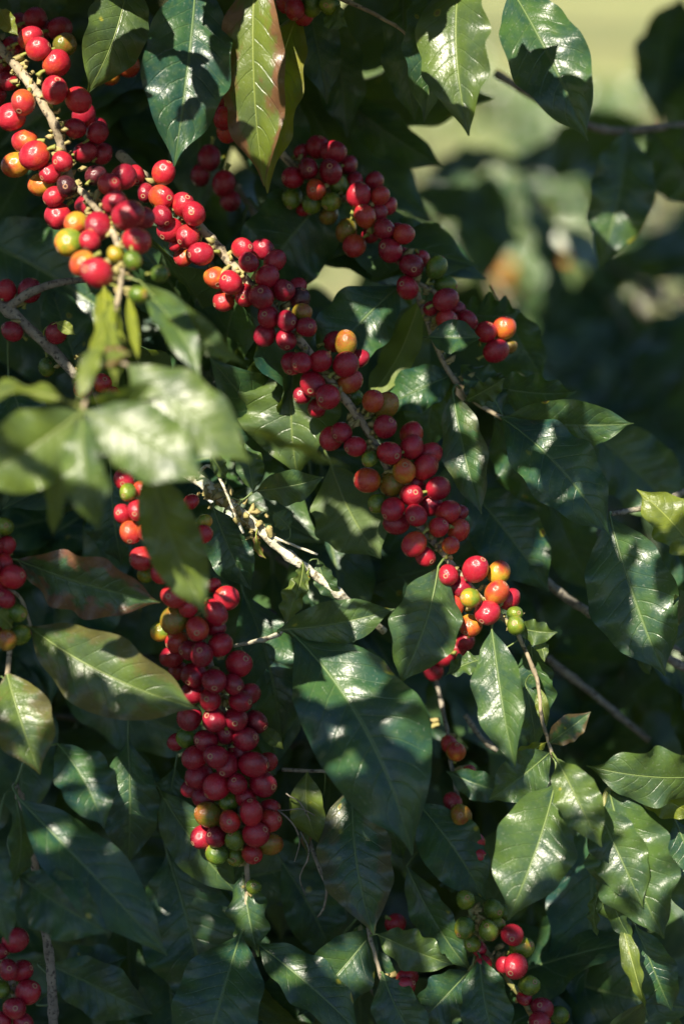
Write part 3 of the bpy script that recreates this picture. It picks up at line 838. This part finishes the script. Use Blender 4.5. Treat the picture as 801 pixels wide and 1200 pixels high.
leaf('rear', 492, 345, 426, 472, 44, 5, -1, 25, tint=.55, seed=52, under=True, wear=0)  # strong yellow tint imitates a backlit blade
leaf('rear', 500, 348, 455, 470, 64, 7, 0, -15, tint=.1, seed=53, under=True)
leaf('rear', 502, 394, 562, 394, 44, 2.2, -.8, -25, tint=.02, seed=54, fold=.5, wave=.4, bow=-.05)
leaf('rear', 534, 366, 610, 372, 58, 6, 0, 32, tint=.0, seed=55, wave=1.6)
leaf('rear', 585, 355, 636, 445, 54, 9, 0, 10, tint=.0, seed=56)
leaf('rear', 530, 458, 563, 602, 54, 2.5, -2, 18, tint=.05, seed=57, burn=.15)
leaf('rear', 588, 486, 540, 425, 48, 3.5, 1, 25, tint=.05, seed=157, wave=1.6)
leaf('rear', 560, 448, 675, 462, 54, 4, 0, 35, tint=.04, seed=58, wave=1.5)
leaf('rear', 588, 490, 714, 627, 86, 2.5, -2.5, -12, tint=.0, seed=59)
leaf('rear', 592, 488, 742, 497, 62, 3, -1, 20, tint=.08, seed=60)
leaf('rear', 532, 438, 448, 478, 56, 4.5, 0, 20, tint=.0, seed=61, wave=1.5)
leaf('rear', 545, 470, 592, 445, 30, 3, -1, 30, tint=.2, seed=62, wave=1.5)
leaf('rear', 520, 425, 500, 530, 60, 6, 0, 10, tint=.03, seed=63)
leaf('rear', 580, 490, 640, 600, 60, 7, 0, 20, tint=.0, seed=64)
finish_bracts('rear')

# long hanging cluster
branch('hang', 'hanging branch thick with crimson cherries, green ones at its tip', group=G,
       stems=[([(100, 420, 1), (118, 470, 0), (150, 560, -2), (186, 650, -2.5), (226, 735, -2), (252, 800, -1), (268, 870, 0), (284, 960, 1), (290, 1030, 2), (286, 1090, 2)], 3.4, 1.5)], bracts=True)
cherries('hang', """97 455 11 r;120 449 11 m;133 462 9 r;145 562 12 r;150 577 10 g -.6;165 574 10 o;144 602 11 r;161 598 12 r;153 624 13 m;172 624 11 o;182 639 12 m;166 655 14 m;189 671 13 r;170 674 9 y 1;238 626 11 r;240 611 8 y;224 588 9 r 1;250 686 9 r 1;
203 699 14 m;212 692 8 o 1;220 711 12 r;265 701 14 r;252 718 14 r;204 727 15 b;188 740 11 y 1;231 737 14 m;208 752 13 m 1;258 756 14 R;253 736 11 d 1;236 767 14 d;222 762 12 d 1;280 778 15 R;201 770 12 R 1;208 786 11 d 1;
227 791 14 d;251 798 14 d;273 802 12 d;226 812 12 d;246 820 13 R;292 813 12 d;282 822 13 d;222 841 14 d;251 844 14 d;276 843 14 d;300 846 13 d;220 864 13 g 1;241 868 13 d;288 866 14 d;228 888 13 d;253 887 14 d;280 882 12 d 1;
266 896 14 d;297 896 15 d;313 893 11 d 1;233 910 14 d;254 922 15 R;278 919 12 d;308 919 15 d;222 925 10 d 1;238 935 12 d 1;288 935 12 d 1;268 940 11 g 1;244 955 14 b;294 952 14 R;316 948 12 R 1;316 962 13 m;269 963 13 m;238 981 13 d;253 981 12 d;
275 984 12 g;300 978 15 R;316 989 13 b 1;254 1001 12 g;276 1003 12 g 1;295 1001 12 m 1;264 860 12 d 1;297 1040 9 g;206 870 10 d 2""", R=42)
leaf('hang', 282, 1095, 233, 1265, 100, 1.5, -3, 6, tint=.0, seed=70)
leaf('hang', 284, 1025, 300, 1122, 52, 2.5, -1, 30, tint=.08, seed=71, wave=1.8)
leaf('hang', 300, 1105, 425, 1212, 62, 2, -2, -18, tint=.06, seed=72)
leaf('hang', 186, 925, 278, 1050, 62, 3.5, -.5, 15, tint=.12, seed=73)
leaf('hang', 196, 1000, 245, 1190, 116, 6, -1, 10, tint=.0, seed=74)
leaf('hang', 285, 695, 330, 875, 80, 4, 0, -12, tint=.0, seed=75)
leaf('hang', 130, 555, 142, 662, 66, 3, 0, 10, tint=.0, seed=76)
leaf('hang', 305, 853, 332, 878, 18, 1.5, -.5, 0, tint=.35, wear=.5, seed=77)
leaf('hang', 330, 1010, 395, 1130, 70, 7, 0, -10, tint=.02, seed=78)
leaf('hang', 205, 900, 190, 985, 52, 4, 0, 0, tint=.02, seed=79)
finish_bracts('hang')

# lichen covered branch between the two cluster branches
branch('moss', 'sunlit lichen-crusted branch with broken twigs and a broad half-lit leaf', group=H, mat='moss',
       stems=[([(170, 520, 4), (228, 560, 2), (262, 583, 1), (300, 612, .5), (340, 648, .5), (392, 690, 1), (450, 740, 3)], 4.2, 2.6),
              ([(230, 560, 1.5), (242, 545, .5), (252, 552, 0), (270, 590, 0), (285, 625, -.2)], 1.2, .9),
              ([(322, 630, 0), (345, 640, -.4), (372, 650, -.3)], 1.0, .7),
              ([(275, 757, 1.5), (300, 751, .5), (328, 743, -.3)], 1.3, 1.6),
              ([(328, 743, -.3), (345, 720, 0), (360, 680, .5)], 1.2, 1.2)])
leaf('moss', 347, 395, 344, 556, 120, 4, -1, 8, tint=.22, seed=80, wear=.2)
leaf('moss', 388, 545, 445, 655, 92, 3, 0, -14, tint=.2, seed=81, under=True)
leaf('moss', 300, 575, 378, 562, 44, .8, -1, 25, tint=.1, seed=82)
leaf('moss', 297, 575, 287, 518, 34, .3, -1.2, 12, tint=.12, seed=83, wave=2, glare=0.9)
leaf('moss', 250, 595, 293, 692, 56, 1.2, 0, 12, tint=.03, seed=84)
leaf('moss', 345, 745, 484, 998, 136, -1, -3, -10, tint=.02, seed=85, bow=.10, glare=0.6, sway=.05, wear=.06, fold=.14, wave=1.5, quilt=1.6)
leaf('moss', 326, 738, 462, 714, 54, -.5, -1.5, 20, tint=.14, seed=86, glare=0.7)
leaf('moss', 358, 755, 434, 866, 60, 1.5, 0, -10, tint=.16, seed=87, glare=0.8)
leaf('moss', 362, 668, 334, 738, 30, .4, -.6, 30, tint=.4, seed=88, wave=1.5)
leaf('moss', 355, 660, 345, 705, 22, .2, -1, -40, tint=.35, seed=89, wave=1.5)
leaf('moss', 265, 560, 245, 530, 22, .5, -1, 30, tint=.2, seed=90)
leaf('moss', 340, 620, 320, 600, 26, .3, -.5, 20, tint=.1, seed=91)
leaf('moss', 372, 655, 395, 705, 28, 1, 0, 25, tint=.1, seed=92)
leaf('moss', 300, 625, 310, 655, 14, 0, -.5, 50, tint=.6, burn=1, seed=93)
rng = np.random.RandomState(8)
for i in range(60):
    k = rng.randint(len(BR['moss']['paths'][0]) - 30) + 10
    add_bract(BR['moss'], BR['moss']['paths'][0][k] + rng.normal(0, .003, 3), rng.normal(0, 1, 3) + (0, .3, .6), rng.uniform(.003, .009))
finish_bracts('moss')

# grey twig at the left
branch('grey', 'forked weathered grey twig with three dull cherries', group=G, mat='grey',
       stems=[([(-30, 345, 3), (8, 362, 2.5), (35, 385, 2), (62, 410, 2), (90, 442, 2)], 4.0, 3.2),
              ([(8, 362, 2.5), (25, 350, 2), (60, 335, 2), (100, 327, 3)], 3.0, 2.2)])
cherries('grey', '8 340 11 R;35 340 13 d;14 388 12 d;66 390 12 d;55 430 10 g 2;130 400 9 d 3', R=20)
leaf('grey', 66, 378, 88, 392, 15, 1, -.5, 0, tint=.7, wear=.6, seed=95)
leaf('grey', 95, 445, 60, 330, 60, 6, 0, 20, tint=0, seed=96)
leaf('grey', 10, 440, 60, 560, 70, 5, -1, 10, tint=0, seed=97)
finish_bracts('grey')

# left cluster with the brownish leaves
branch('left', 'branch with a small red and green cherry cluster and two broad brownish leaves', group=G,
       stems=[([(-40, 560, -2), (-8, 620, -3), (2, 690, -4), (12, 740, -4), (8, 800, -4)], 2.6, 1.6),
              ([(2, 690, -4), (22, 700, -3), (36, 734, -3.5)], 1.2, 1.0)])
cherries('left', '5 617 11 g;6 640 11 R;3 660 12 r;15 676 14 r;-4 690 11 R;7 702 11 d;20 718 11 g;8 750 12 b;22 744 12 g 1;-8 640 12 d;-10 665 12 d;-8 730 12 d', R=26)
leaf('left', 20, 656, 187, 706, 72, -2.5, -1, 12, tint=.08, burn=.75, seed=100, wear=.05, wave=1.3)
leaf('left', 34, 734, 230, 832, 92, -3, -2, 8, tint=.24, burn=.3, seed=101, wave=1.3)
leaf('left', 8, 788, 46, 906, 72, -4, -1.5, 0, tint=.25, burn=.3, seed=102)
leaf('left', 14, 735, -10, 715, 24, -4.5, -1, 20, tint=.5, seed=103)
leaf('left', -10, 800, -30, 900, 60, -3, 0, 20, tint=.1, seed=104)
finish_bracts('left')

# upright brown stem, lower left
branch('upright', 'upright brown stem with dusky blue-green leaves in shade', group=H, mat='grey',
       stems=[([(64, 1230, 2), (58, 1140, 2), (46, 1060, 1), (30, 960, -2), (18, 920, -4)], 3.4, 2.2)])
leaf('upright', 22, 936, 197, 1118, 82, -5, -2, -14, tint=.0, seed=110)
leaf('upright', 22, 1026, 128, 1094, 74, -5.5, -2, 10, tint=.0, seed=111)
leaf('upright', 68, 872, 122, 968, 68, -4, -2, -14, tint=.0, seed=112)
leaf('upright', 150, 866, 150, 1014, 66, 4, 0, 5, tint=.02, wear=.2, seed=113)
leaf('upright', 56, 1130, 176, 1192, 66, 5, -1, 15, tint=.03, seed=114)
leaf('upright', -6, 995, 8, 1108, 44, -7, -1, 20, tint=0, seed=115)
leaf('upright', 20, 945, 16, 1040, 40, -5, -1, -40, tint=.05, seed=116)
leaf('upright', 60, 1160, 150, 1120, 60, 6, 0, -25, tint=.02, seed=117)

branch('corner', 'shaded cluster of dull crimson cherries beside the upright brown stem', group=G,
       stems=[([(-30, 1070, 0), (0, 1110, -1), (14, 1160, -1), (20, 1240, -1)], 2.6, 1.8)])
cherries('corner', '18 1102 14 d;10 1137 12 d;25 1138 13 d;33 1163 14 R;17 1182 13 d;2 1160 10 g;27 1199 12 d;-2 1115 10 d;3 1196 10 d;6 1083 10 m', R=28)
finish_bracts('corner')

# bottom right, half ripe cluster
branch('lower', 'shaded branch with mixed green and red cherries below the sunlit pointed leaf', group=G, mat='young',
       stems=[([(530, 1000, 4), (548, 1050, 3), (560, 1100, 2.5), (590, 1140, 2.5), (622, 1190, 3), (640, 1240, 3)], 2.2, 1.5),
              ([(560, 1100, 2.5), (555, 1125, 2), (548, 1140, 2)], 1.1, 1.0)])
cherries('lower', '545 1055 11 g;544 1088 12 g;572 1091 12 g;553 1106 10 g 1;582 1085 9 g 1;600 1096 13 R;611 1111 13 g;604 1133 14 R;620 1155 12 g;590 1131 9 R 1;614 1170 9 R 1;635 1182 13 d;632 1198 12 R;655 1190 11 g 1;578 1066 12 g 1;561 1112 9 R 1.5;590 1070 10 g 1;566 1130 10 R 1', R=30, dadd=-1.2)
leaf('lower', 488, 940, 570, 1055, 74, 3.5, -1.5, -10, tint=0, seed=120)
leaf('lower', 476, 1015, 552, 1142, 50, 3, -.5, 25, tint=.06, seed=121)
leaf('lower', 550, 1138, 486, 1206, 58, 2, -1.5, -20, tint=.03, seed=122)
leaf('lower', 562, 1120, 590, 1250, 60, 1, -2, 14, tint=0, seed=123, quilt=2.2)
leaf('lower', 545, 1045, 505, 1010, 34, 4, 0, 20, tint=.06, seed=124)
leaf('lower', 690, 955, 680, 1195, 98, 8, -1, -12, tint=0, seed=125)
leaf('lower', 620, 1050, 660, 1160, 60, 10, 0, 10, tint=0, seed=126)
finish_bracts('lower')

# centre: half hidden cluster under the broad leaf
branch('middle', 'half-hidden branch with a few brownish cherries between dark overlapping leaves', group=G, mat='grey',
       stems=[([(505, 770, 8), (522, 850, 6), (530, 900, 5), (545, 960, 4.5), (562, 1010, 4.5)], 1.5, 1.2),
              ([(330, 902, 2), (370, 904, 2), (415, 908, 2), (440, 908, 1.6), (456, 914, 1.2)], 1.3, .8),
              ([(545, 838, 6), (562, 862, 6), (582, 880, 6)], 2.0, 1.8),
              ([(362, 985, 3), (372, 1010, 2), (384, 1035, 2), (380, 1062, 2.5), (372, 1075, 3)], 1.6, .5),
              ([(318, 945, 1), (340, 962, 1), (352, 985, 1.5), (345, 1010, 2)], .7, .3),
              ([(326, 950, 1), (350, 950, .8), (372, 957, 1.5)], .5, .25),
              ([(352, 975, 1.5), (362, 1000, 1), (352, 1028, 2), (358, 1050, 3)], .6, .3),
              ([(335, 930, 1), (352, 945, 1), (368, 975, 2)], .5, .3)])
cherries('middle', '534 881 11 o;526 872 10 m 1;540 956 13 b;530 940 11 R 1;548 971 10 b 1;557 986 11 R;562 1004 10 R;432 868 8 o 1;393 1036 11 d 1;410 1020 9 d 2;312 727 13 v 2;551 1018 9 g;545 1036 10 R;548 905 9 m 1', R=18, dadd=-1.2)
leaf('middle', 414, 915, 438, 1096, 86, 2, -2, 8, tint=.0, wear=.3, burn=.25, seed=140)
leaf('middle', 360, 904, 372, 990, 44, 2, 0, 20, tint=.35, wear=.8, seed=141)
leaf('middle', 524, 905, 600, 932, 36, 4.5, -.5, 15, tint=0, seed=142)
leaf('middle', 380, 930, 360, 1010, 26, 3, 0, 60, tint=.1, burn=1, wear=.8, seed=143)
leaf('middle', 440, 905, 470, 1010, 60, 5, 0, 10, tint=0, seed=144)
finish_bracts('middle')

branch('bottom', 'thin brown twig with leaves and small dark red cherries among low foliage', group=G,
       stems=[([(425, 1060, 4), (434, 1098, 2.5), (442, 1130, 2), (450, 1170, 2), (470, 1240, 2)], 1.5, 1.2)], mat='bark')
cherries('bottom', '463 1083 12 R 2;477 1146 11 R;474 1156 11 R -.3;479 1172 9 g 1;506 1186 13 R;423 1094 9 g 1', R=14)
leaf('bottom', 442, 1095, 530, 1132, 48, 2, -1, 18, tint=.18, seed=150, wave=1.6)
leaf('bottom', 440, 1088, 350, 1190, 76, 3, -1, -15, tint=.06, seed=151)
leaf('bottom', 448, 1140, 500, 1235, 60, 1.5, -1, 10, tint=.02, seed=152)
leaf('bottom', 440, 1110, 462, 1185, 40, 3, 0, 25, tint=.03, seed=153)
leaf('bottom', 380, 1120, 310, 1200, 76, 6, 0, -10, tint=.02, seed=154)
finish_bracts('bottom')

# right edge: sunlit drooping leaves, and the big dusky leaf above
branch('right', 'leafy branch with drooping sunlit wavy leaves and a twisted yellow leaf tip', group=H, mat='young',
       stems=[([(850, 860, 1), (790, 905, 0), (740, 925, 0), (712, 930, -.5), (712, 1000, -1), (726, 1080, -1.5)], 2.0, 1.2)])
leaf('right', 714, 928, 776, 1100, 100, -.5, -2, 10, tint=.12, seed=160, wave=1.6, glare=0.5)
leaf('right', 832, 908, 688, 900, 70, 0, -2, -22, tint=.16, wear=.35, seed=161, wave=1.4)
leaf('right', 742, 918, 815, 958, 44, 1, -1, 15, tint=.7, seed=162)  # backlit glow put into the yellow tint
leaf('right', 712, 1010, 738, 1104, 42, -1, -1, 40, tint=.15, seed=163, wave=1.6)
leaf('right', 728, 1082, 758, 1194, 26, -1.5, -1.5, 40, tint=.42, seed=164, twist=110, sway=.06)  # yellow tint paints in the lit, see-through tip
leaf('right', 744, 1085, 785, 1188, 56, 2, 0, 10, tint=.02, seed=165)
leaf('right', 790, 960, 830, 1090, 70, 2, 0, -10, tint=.05, seed=166)
leaf('right', 705, 1040, 700, 1100, 24, -1, 0, 55, tint=.12, seed=167)

branch('dusk', 'brown branch at the back with a large dusky drooping leaf and a yellow-green curled leaf', group=H, mat='grey',
       stems=[([(560, 590, 9), (640, 680, 8), (690, 715, 7), (738, 742, 7), (830, 800, 7)], 3.2, 2.4),
              ([(830, 560, 4), (770, 590, 3), (716, 602, 2)], 2.2, 1.5),
              ([(640, 770, 12), (700, 820, 12), (760, 868, 12)], 2.8, 2.2)])
leaf('dusk', 714, 604, 778, 792, 104, 1.5, -2, 8, tint=.06, seed=170, wear=.12)
leaf('dusk', 820, 655, 750, 574, 60, 3, -1, 20, tint=.6, seed=171, wave=1.5)
leaf('dusk', 685, 498, 805, 608, 90, 12, 0, -15, tint=.1, seed=172)
leaf('dusk', 545, 566, 645, 692, 84, 6, -1, -14, tint=0, seed=173)
leaf('dusk', 640, 560, 700, 700, 70, 14, 0, 10, tint=.0, seed=174)
leaf('dusk', 790, 640, 760, 780, 60, 12, 0, 10, tint=.0, seed=175)

# hanging in from above the frame
branch('top', 'overhead branch with hanging leaves, one glossy dark, one purple-edged yellow', group=H,
       stems=[([(60, -70, 2), (160, -45, 1), (240, -45, 0), (310, -55, 0), (360, -40, 2), (400, -50, 3)], 3.0, 2.2)])
leaf('top', 230, -28, 204, 194, 102, -.5, -3, -6, tint=.0, seed=180, wear=.08, quilt=1.6, fold=.15, glare=0.6)
leaf('top', 300, -45, 309, 218, 84, -2, 1.5, 22, tint=.42, burn=.8, wear=.12, seed=181, fold=.1)
leaf('top', 352, 10, 313, 226, 70, 2, -1, 14, tint=.75, burn=.25, wear=.05, seed=182)  # yellow tint stands in for sun coming through the blade
leaf('top', 150, -32, 106, 108, 74, 1, -1, -10, tint=.22, seed=183)
leaf('top', 385, 10, 405, 160, 60, 9, 0, 12, tint=.04, seed=184)
leaf('top', 355, -20, 385, 120, 56, 5, 0, -16, tint=.06, seed=185)
leaf('top', 60, -60, 40, 40, 60, 6, 0, 0, tint=.04, seed=186)
leaf('top', 0, 10, 20, 40, 22, 0, -1, 10, tint=.6, seed=187, tie=0)
cherries('top', '262 138 12 R 3;258 120 11 d 3;266 154 12 m 3;300 76 13 d 5;322 56 12 d 5;150 76 13 o 4;130 88 11 o 4;156 50 11 d 4;245 185 13 d 8;262 215 13 d 8;235 205 12 d 8;270 235 12 d 8;285 130 10 d 6', R=10)
finish_bracts('top')

branch('overhead', 'tan bare-ended twig with three hanging glossy leaves against the meadow', group=H,
       stems=[([(330, -40, 0), (400, -2, 0), (440, 18, -.5), (464, 32, -.5), (481, 47, -.5)], 1.9, .7),
              ([(400, -50, 1), (500, -45, 0), (560, -50, 0), (620, -30, 0), (700, -40, 1)], 2.4, 1.8)])
cherries('overhead', '345 10 12 R;366 4 13 g;356 18 11 R 1;334 2 11 R 1;386 6 12 g', R=16)
leaf('overhead', 502, -25, 498, 140, 70, 0, -1.5, -14, tint=.06, wear=.3, seed=190)
leaf('overhead', 542, -42, 548, 157, 86, -1, -2.5, 16, tint=.24, wear=.12, seed=191, fold=.3)
leaf('overhead', 598, -14, 688, 162, 92, -.5, -3.5, -8, tint=.04, seed=192, fold=.12, glare=0.8, quilt=1.4)
leaf('overhead', 472, -15, 484, 142, 58, 5, 0, 10, tint=.02, seed=193)
leaf('overhead', 385, 12, 404, 30, 30, 0, -1, 10, tint=.1, seed=194)
finish_bracts('overhead')

branch('blur', 'out of focus branch with one broad olive leaf hanging against the meadow', group=H, mat='grey',
       stems=[([(580, 85, 16), (640, 120, 17), (700, 148, 18), (760, 150, 19), (860, 140, 20)], 3.2, 2.6),
              ([(360, 60, 12), (392, 104, 11)], 2.0, 1.5)])
leaf('blur', 735, 152, 702, 315, 76, 18, -2, -10, tint=.1, seed=200)
leaf('blur', 388, 104, 518, 200, 60, 12, 0, 30, tint=0, seed=201)
leaf('blur', 760, 150, 830, 240, 80, 20, -1, 20, tint=0, seed=202)

# ------------------------------------------------------------------ leafy shoots deeper inside the bush
FILL = [leaf_grid(1.0, w, 26, 5, b, sw, f, tw, 1.0, 1.2, np.random.RandomState(300 + i))
        for i, (w, b, sw, f, tw) in enumerate([(.40, .05, .02, .2, .2), (.44, .09, -.03, .12, -.2), (.38, .03, .0, .3, .1), (.42, .12, .04, .15, -.1), (.46, .07, -.02, .1, .3), (.36, .06, .03, .22, 0)])]
FILLM = []
for V, UV, F, sp in FILL:
    p = np.vstack([[(-.10, 0, .02), (-.05, 0, .005)], sp[::2]])
    v2, f2 = tube(p, np.concatenate([[.009, .009], np.linspace(.006, .0015, len(sp[::2]))]), 6)
    FILLM.append((mesh_from('leaf', V, F, M['leaf'], UV), mesh_from('midrib', v2, f2, M['rib'])))

NEARBY = dict(near='the sunlit red cherries on the pale branch', main='the long diagonal branch of crimson cherries', rear='the teal leaves and orange cherry',
              hang='the hanging crimson cluster', moss='the lichen-crusted branch', grey='the forked grey twig', left='the broad brownish leaves', upright='the upright brown stem',
              corner='the dull cluster by the upright stem', lower='the mixed green and red cherries', middle='the half-hidden brownish cherries', bottom='the thin twig with low foliage',
              right='the drooping sunlit wavy leaves', dusk='the large dusky drooping leaf', top='the hanging purple-edged leaf', overhead='the bare-ended tan twig', blur='the hanging blurred olive leaf')
def fill_branch(x0, y0, x1, y1, d, n, ln, seed):
    rng = np.random.RandomState(seed)
    key = 'fill%d' % seed
    mx, my = (x0 + x1) / 2 + rng.uniform(-20, 20), (y0 + y1) / 2 + rng.uniform(-20, 20)
    near = min(NEARBY, key=lambda k: np.linalg.norm(BR[k]['all'][:, :2] - P(mx, my, d)[:2], axis=1).min())
    b = branch(key, 'shaded fruitless leafy shoot behind ' + NEARBY[near], group='shaded leafy shoots inside the bush',
               name='leafy_shoot', mat='grey', stems=[([(x0, y0, d), (mx, my, d - 1), (x1, y1, d - 2)], 2.2, 1.2)])
    path = b['paths'][0]
    for i in range(n):
        u = (i // 2 + .6) / (n / 2 + .2)
        k = int(u * (len(path) - 1)); p = path[k]
        tan = norm(path[min(k + 1, len(path) - 1)] - path[max(k - 1, 0)])
        sd = 1 if i % 2 else -1
        perp = norm(np.cross(tan, (0, 0, 1))) * sd
        dr = norm(perp * .8 + tan * .5 + np.array((0, -.55, .10)) + rng.normal(0, .25, 3))
        nr = norm(np.array((0, .5, .9)) + rng.normal(0, .35, 3)); nr = norm(nr - np.dot(nr, dr) * dr)
        L = ln * rng.uniform(.8, 1.2)
        R = np.stack([CM3 @ dr, CM3 @ np.cross(nr, dr), CM3 @ nr], 1)
        j = rng.randint(len(FILLM))
        o = link('leaf', FILLM[j][0], b['root'])
        mw = Matrix(R.tolist()).to_4x4()
        o.rotation_mode = 'QUATERNION'; o.rotation_quaternion = mw.to_quaternion()
        o.location = to_w(p + dr * .012) - b['org']; o.scale = (L, L, L)
        r = link('midrib', FILLM[j][1], o)
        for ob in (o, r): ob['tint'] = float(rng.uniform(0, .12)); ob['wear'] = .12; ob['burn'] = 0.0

specs = []
rg = np.random.RandomState(21)
for x in range(-20, 820, 105):
    for y in range(-10, 1260, 125):
        if x > 330 and y < 300: continue
        if x > 470 and y < 500: continue
        if x > 600 and y < 640: continue
        specs.append((x + rg.uniform(-30, 30), y + rg.uniform(-40, 40)))
for i, (x, y) in enumerate(specs):
    a = rg.uniform(0, 6.28)
    fill_branch(x, y, x + 110 * math.cos(a), y + 70 * math.sin(a) + 60, rg.uniform(11, 34), 6, .115, 500 + i)

for i, (x0, y0, x1, y1, d, n) in enumerate([(560, 180, 650, 215, 85, 4), (650, 285, 730, 320, 95, 6), (470, 225, 540, 255, 95, 4), (640, 395, 740, 420, 90, 6), (700, 620, 780, 660, 40, 6), (640, 720, 740, 760, 42, 6), (700, 300, 800, 370, 85, 6), (445, 205, 500, 240, 60, 2), (720, 350, 800, 410, 66, 6), (775, -40, 850, 20, 45, 4), (610, 420, 720, 450, 60, 6),
                                            (640, 480, 760, 520, 50, 6), (700, 590, 790, 690, 45, 6), (570, 520, 680, 560, 55, 6), (740, 470, 820, 560, 60, 6)]):
    fill_branch(x0, y0, x1, y1, d, n, .125, 700 + i)
print('CHERRIES', N_CH, 'OBJECTS', len(bpy.data.objects))
